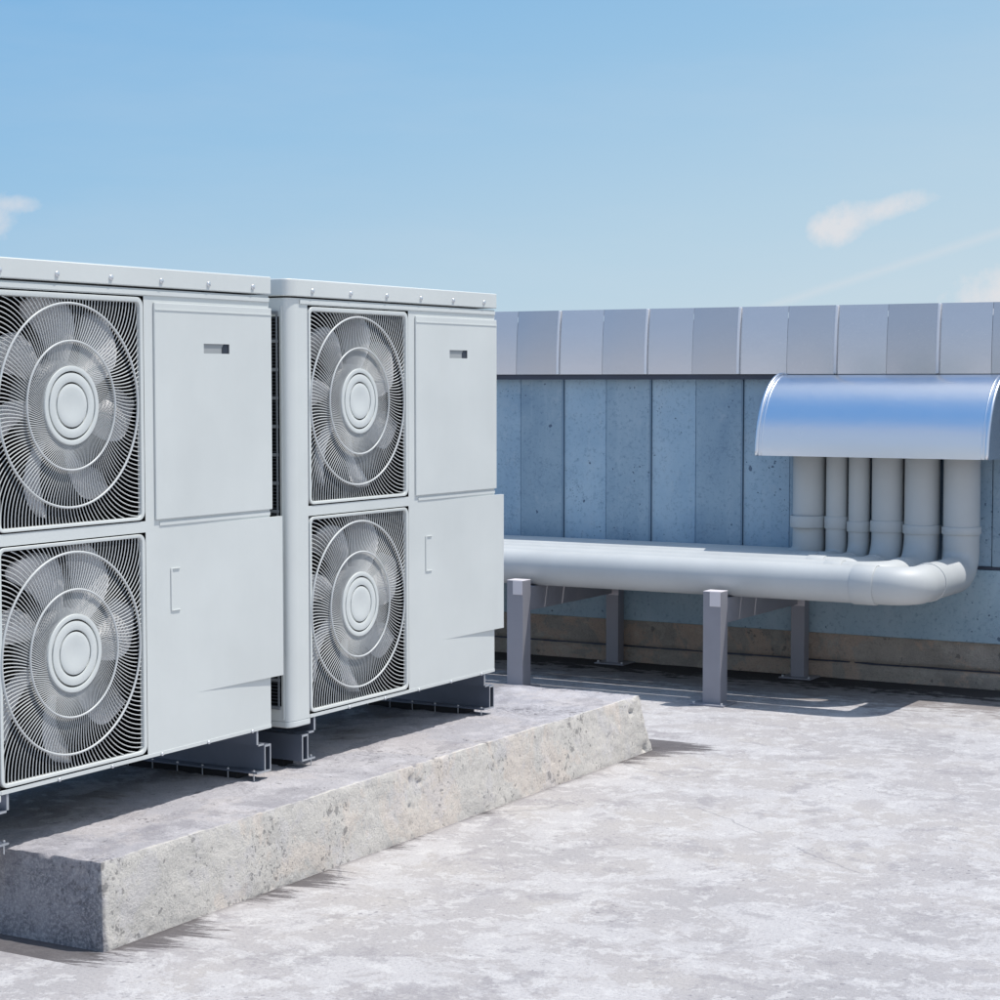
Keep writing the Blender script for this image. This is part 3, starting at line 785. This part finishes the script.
# ------------------------------------------------------------------ world and sun
SUN = Vector((.31, .24, 1)).normalized()
elev = math.asin(SUN.z); azim = math.atan2(SUN.x, SUN.y)
w = bpy.data.worlds.new('World'); scene.world = w; w.use_nodes = True; nt = w.node_tree
bg = nt.nodes['Background']
sky = nt.nodes.new('ShaderNodeTexSky'); sky.sky_type = 'NISHITA'; sky.sun_disc = False
sky.sun_elevation = elev; sky.sun_rotation = azim
sky.altitude = 0; sky.air_density = 1.0; sky.dust_density = .6; sky.ozone_density = 1.6
tc = nt.nodes.new('ShaderNodeTexCoord'); D_ = tc.outputs['Generated']
sp = nt.nodes.new('ShaderNodeSeparateXYZ'); L(nt, D_, sp.inputs[0])
az = mth(nt, 'MULTIPLY', mth(nt, 'ARCTAN2', sp.outputs[0], sp.outputs[1]), 180 / PI)
el = mth(nt, 'MULTIPLY', mth(nt, 'ARCSINE', sp.outputs[2]), 180 / PI)
nz = N(nt, 'ShaderNodeTexNoise', Scale=70.0, Detail=7, Roughness=.62); L(nt, D_, nz.inputs['Vector'])
nz2 = N(nt, 'ShaderNodeTexNoise', Scale=210.0, Detail=5, Roughness=.65); L(nt, D_, nz2.inputs['Vector'])
def puff(a0, e0, ra, re, tilt=0, soft=2.2, amp=1.0):
    da = mth(nt, 'SUBTRACT', az, a0); de = mth(nt, 'SUBTRACT', el, e0)
    de = mth(nt, 'SUBTRACT', de, mth(nt, 'MULTIPLY', da, tilt))
    u = mth(nt, 'DIVIDE', da, ra); v = mth(nt, 'DIVIDE', de, re)
    d2 = mth(nt, 'ADD', mth(nt, 'MULTIPLY', u, u), mth(nt, 'MULTIPLY', v, v))
    wob = mth(nt, 'MULTIPLY', mth(nt, 'SUBTRACT', nz.outputs['Fac'], .5), 1.8)
    wob = mth(nt, 'ADD', wob, mth(nt, 'MULTIPLY', mth(nt, 'SUBTRACT', nz2.outputs['Fac'], .5), .7))
    return mth(nt, 'MULTIPLY', mth(nt, 'MULTIPLY', mth(nt, 'SUBTRACT', mth(nt, 'ADD', 1.0, wob), d2), soft, clamp=True), amp)
puffs = [puff(-20.42, 4.32, .85, .66, .2, 1.0, .80), puff(-19.9, 4.5, .6, .5, .3, .8, .72), puff(-18.75, 4.85, 1.3, .36, .24, .9, .72), puff(-19.4, 4.68, .7, .4, .3, .7, .55),
         puff(-44.6, 4.3, 1.5, .85, .3, .8, .75), puff(-43.4, 4.85, .8, .3, .05, .9, .6), puff(-15.2, 2.35, 2.3, 1.0, .1, 1.0, .85)]
cl = puffs[0]
for p in puffs[1:]: cl = mth(nt, 'MAXIMUM', cl, p)
# contrail
da = mth(nt, 'SUBTRACT', az, -15.91); line = mth(nt, 'ADD', 4.08, mth(nt, 'MULTIPLY', da, .315)); line = mth(nt, 'ADD', line, mth(nt, 'MULTIPLY', mth(nt, 'MULTIPLY', da, da), -.0))
dd = mth(nt, 'ABSOLUTE', mth(nt, 'SUBTRACT', el, line))
ct = mth(nt, 'SUBTRACT', 1, mth(nt, 'DIVIDE', dd, .22), clamp=True)
rng = mth(nt, 'MULTIPLY', mth(nt, 'GREATER_THAN', az, -22.5), mth(nt, 'LESS_THAN', az, 10))
ct = mth(nt, 'MULTIPLY', mth(nt, 'MULTIPLY', ct, rng), .26)
cl = mth(nt, 'MAXIMUM', cl, ct)
# thin veil
nv = N(nt, 'ShaderNodeTexNoise', Scale=3.2, Detail=6, Roughness=.6)
mpv = nt.nodes.new('ShaderNodeMapping'); mpv.inputs['Scale'].default_value = (1, 1, 5); L(nt, D_, mpv.inputs[0]); L(nt, mpv.outputs[0], nv.inputs['Vector'])
veil = mth(nt, 'MULTIPLY', mth(nt, 'SUBTRACT', nv.outputs['Fac'], .45), .35, clamp=True)
cl = mth(nt, 'MAXIMUM', cl, veil)
# clear-air colours over the Nishita sky: paler towards the sun's side
tt = mth(nt, 'SUBTRACT', el, mth(nt, 'MULTIPLY', mth(nt, 'SINE', mth(nt, 'MULTIPLY', mth(nt, 'ADD', az, 30.0), PI / 180)), 13.0))
tt = mth(nt, 'DIVIDE', tt, 90.0, clamp=True)
gc = ramp(nt, tt, [(0, (.54, .69, .80)), (.035, (.465, .65, .80)), (.09, (.325, .56, .795)), (.155, (.205, .465, .775)), (.3, (.15, .39, .77)), (.6, (.13, .36, .76)), (1, (.16, .38, .76))])
# unseen cloud bank added behind the viewer for fill and reflections; glow round the sun
back = mth(nt, 'MULTIPLY', mth(nt, 'ADD', mth(nt, 'COSINE', mth(nt, 'MULTIPLY', mth(nt, 'ADD', az, -150.0), PI / 180)), .15), 1.6, clamp=True)
nb = N(nt, 'ShaderNodeTexNoise', Scale=3.0, Detail=6, Roughness=.6); L(nt, D_, nb.inputs['Vector'])
bl = mth(nt, 'SUBTRACT', mth(nt, 'ADD', 40.0, mth(nt, 'MULTIPLY', mth(nt, 'SUBTRACT', nb.outputs['Fac'], .5), 16.0)), el)
bl = mth(nt, 'MULTIPLY', mth(nt, 'DIVIDE', bl, 14.0, clamp=True), back)
bcol = ramp(nt, mth(nt, 'DIVIDE', el, 40.0, clamp=True), [(0, (.60, .62, .66)), (.14, (.56, .61, .70)), (.36, (.42, .55, .74)), (.6, (.52, .59, .70)), (.9, (.62, .65, .72))])
gc = mix(nt, mth(nt, 'MULTIPLY', bl, .92), gc, bcol)
dp = nt.nodes.new('ShaderNodeVectorMath'); dp.operation = 'DOT_PRODUCT'; L(nt, D_, dp.inputs[0]); dp.inputs[1].default_value = tuple(SUN)
gl = mth(nt, 'DIVIDE', mth(nt, 'SUBTRACT', dp.outputs['Value'], .66), .30, clamp=True)
gc = mix(nt, mth(nt, 'MULTIPLY', mth(nt, 'POWER', gl, 1.25), .92), gc, (1.08, 1.06, 1.05))
SS = .099
gcs = nt.nodes.new('ShaderNodeVectorMath'); gcs.operation = 'SCALE'; L(nt, gc, gcs.inputs[0]); gcs.inputs['Scale'].default_value = 1 / SS
skyc = mix(nt, .93, sky.outputs[0], gcs.outputs[0])
cloud = mix(nt, cl, skyc, (7.9, 7.8, 8.0, 1))
L(nt, cloud, bg.inputs[0]); bg.inputs[1].default_value = .098

sd = bpy.data.lights.new('sun', 'SUN'); sd.energy = 4.05; sd.angle = math.radians(.5); sd.color = (1, .955, .90)
so = bpy.data.objects.new('sun', sd); COL.objects.link(so)
so.rotation_euler = (-SUN).to_track_quat('-Z', 'Y').to_euler(); so.location = (0, 0, 10)

scene.render.engine = 'CYCLES'
scene.view_settings.view_transform = 'Standard'; scene.view_settings.look = 'None'
scene.view_settings.exposure = 0; scene.view_settings.gamma = 1
scene.render.resolution_x = 1024; scene.render.resolution_y = 1024
scene.cycles.max_bounces = 6; scene.cycles.diffuse_bounces = 4; scene.cycles.glossy_bounces = 3
scene.cycles.caustics_reflective = False; scene.cycles.caustics_refractive = False; scene.cycles.sample_clamp_indirect = 4
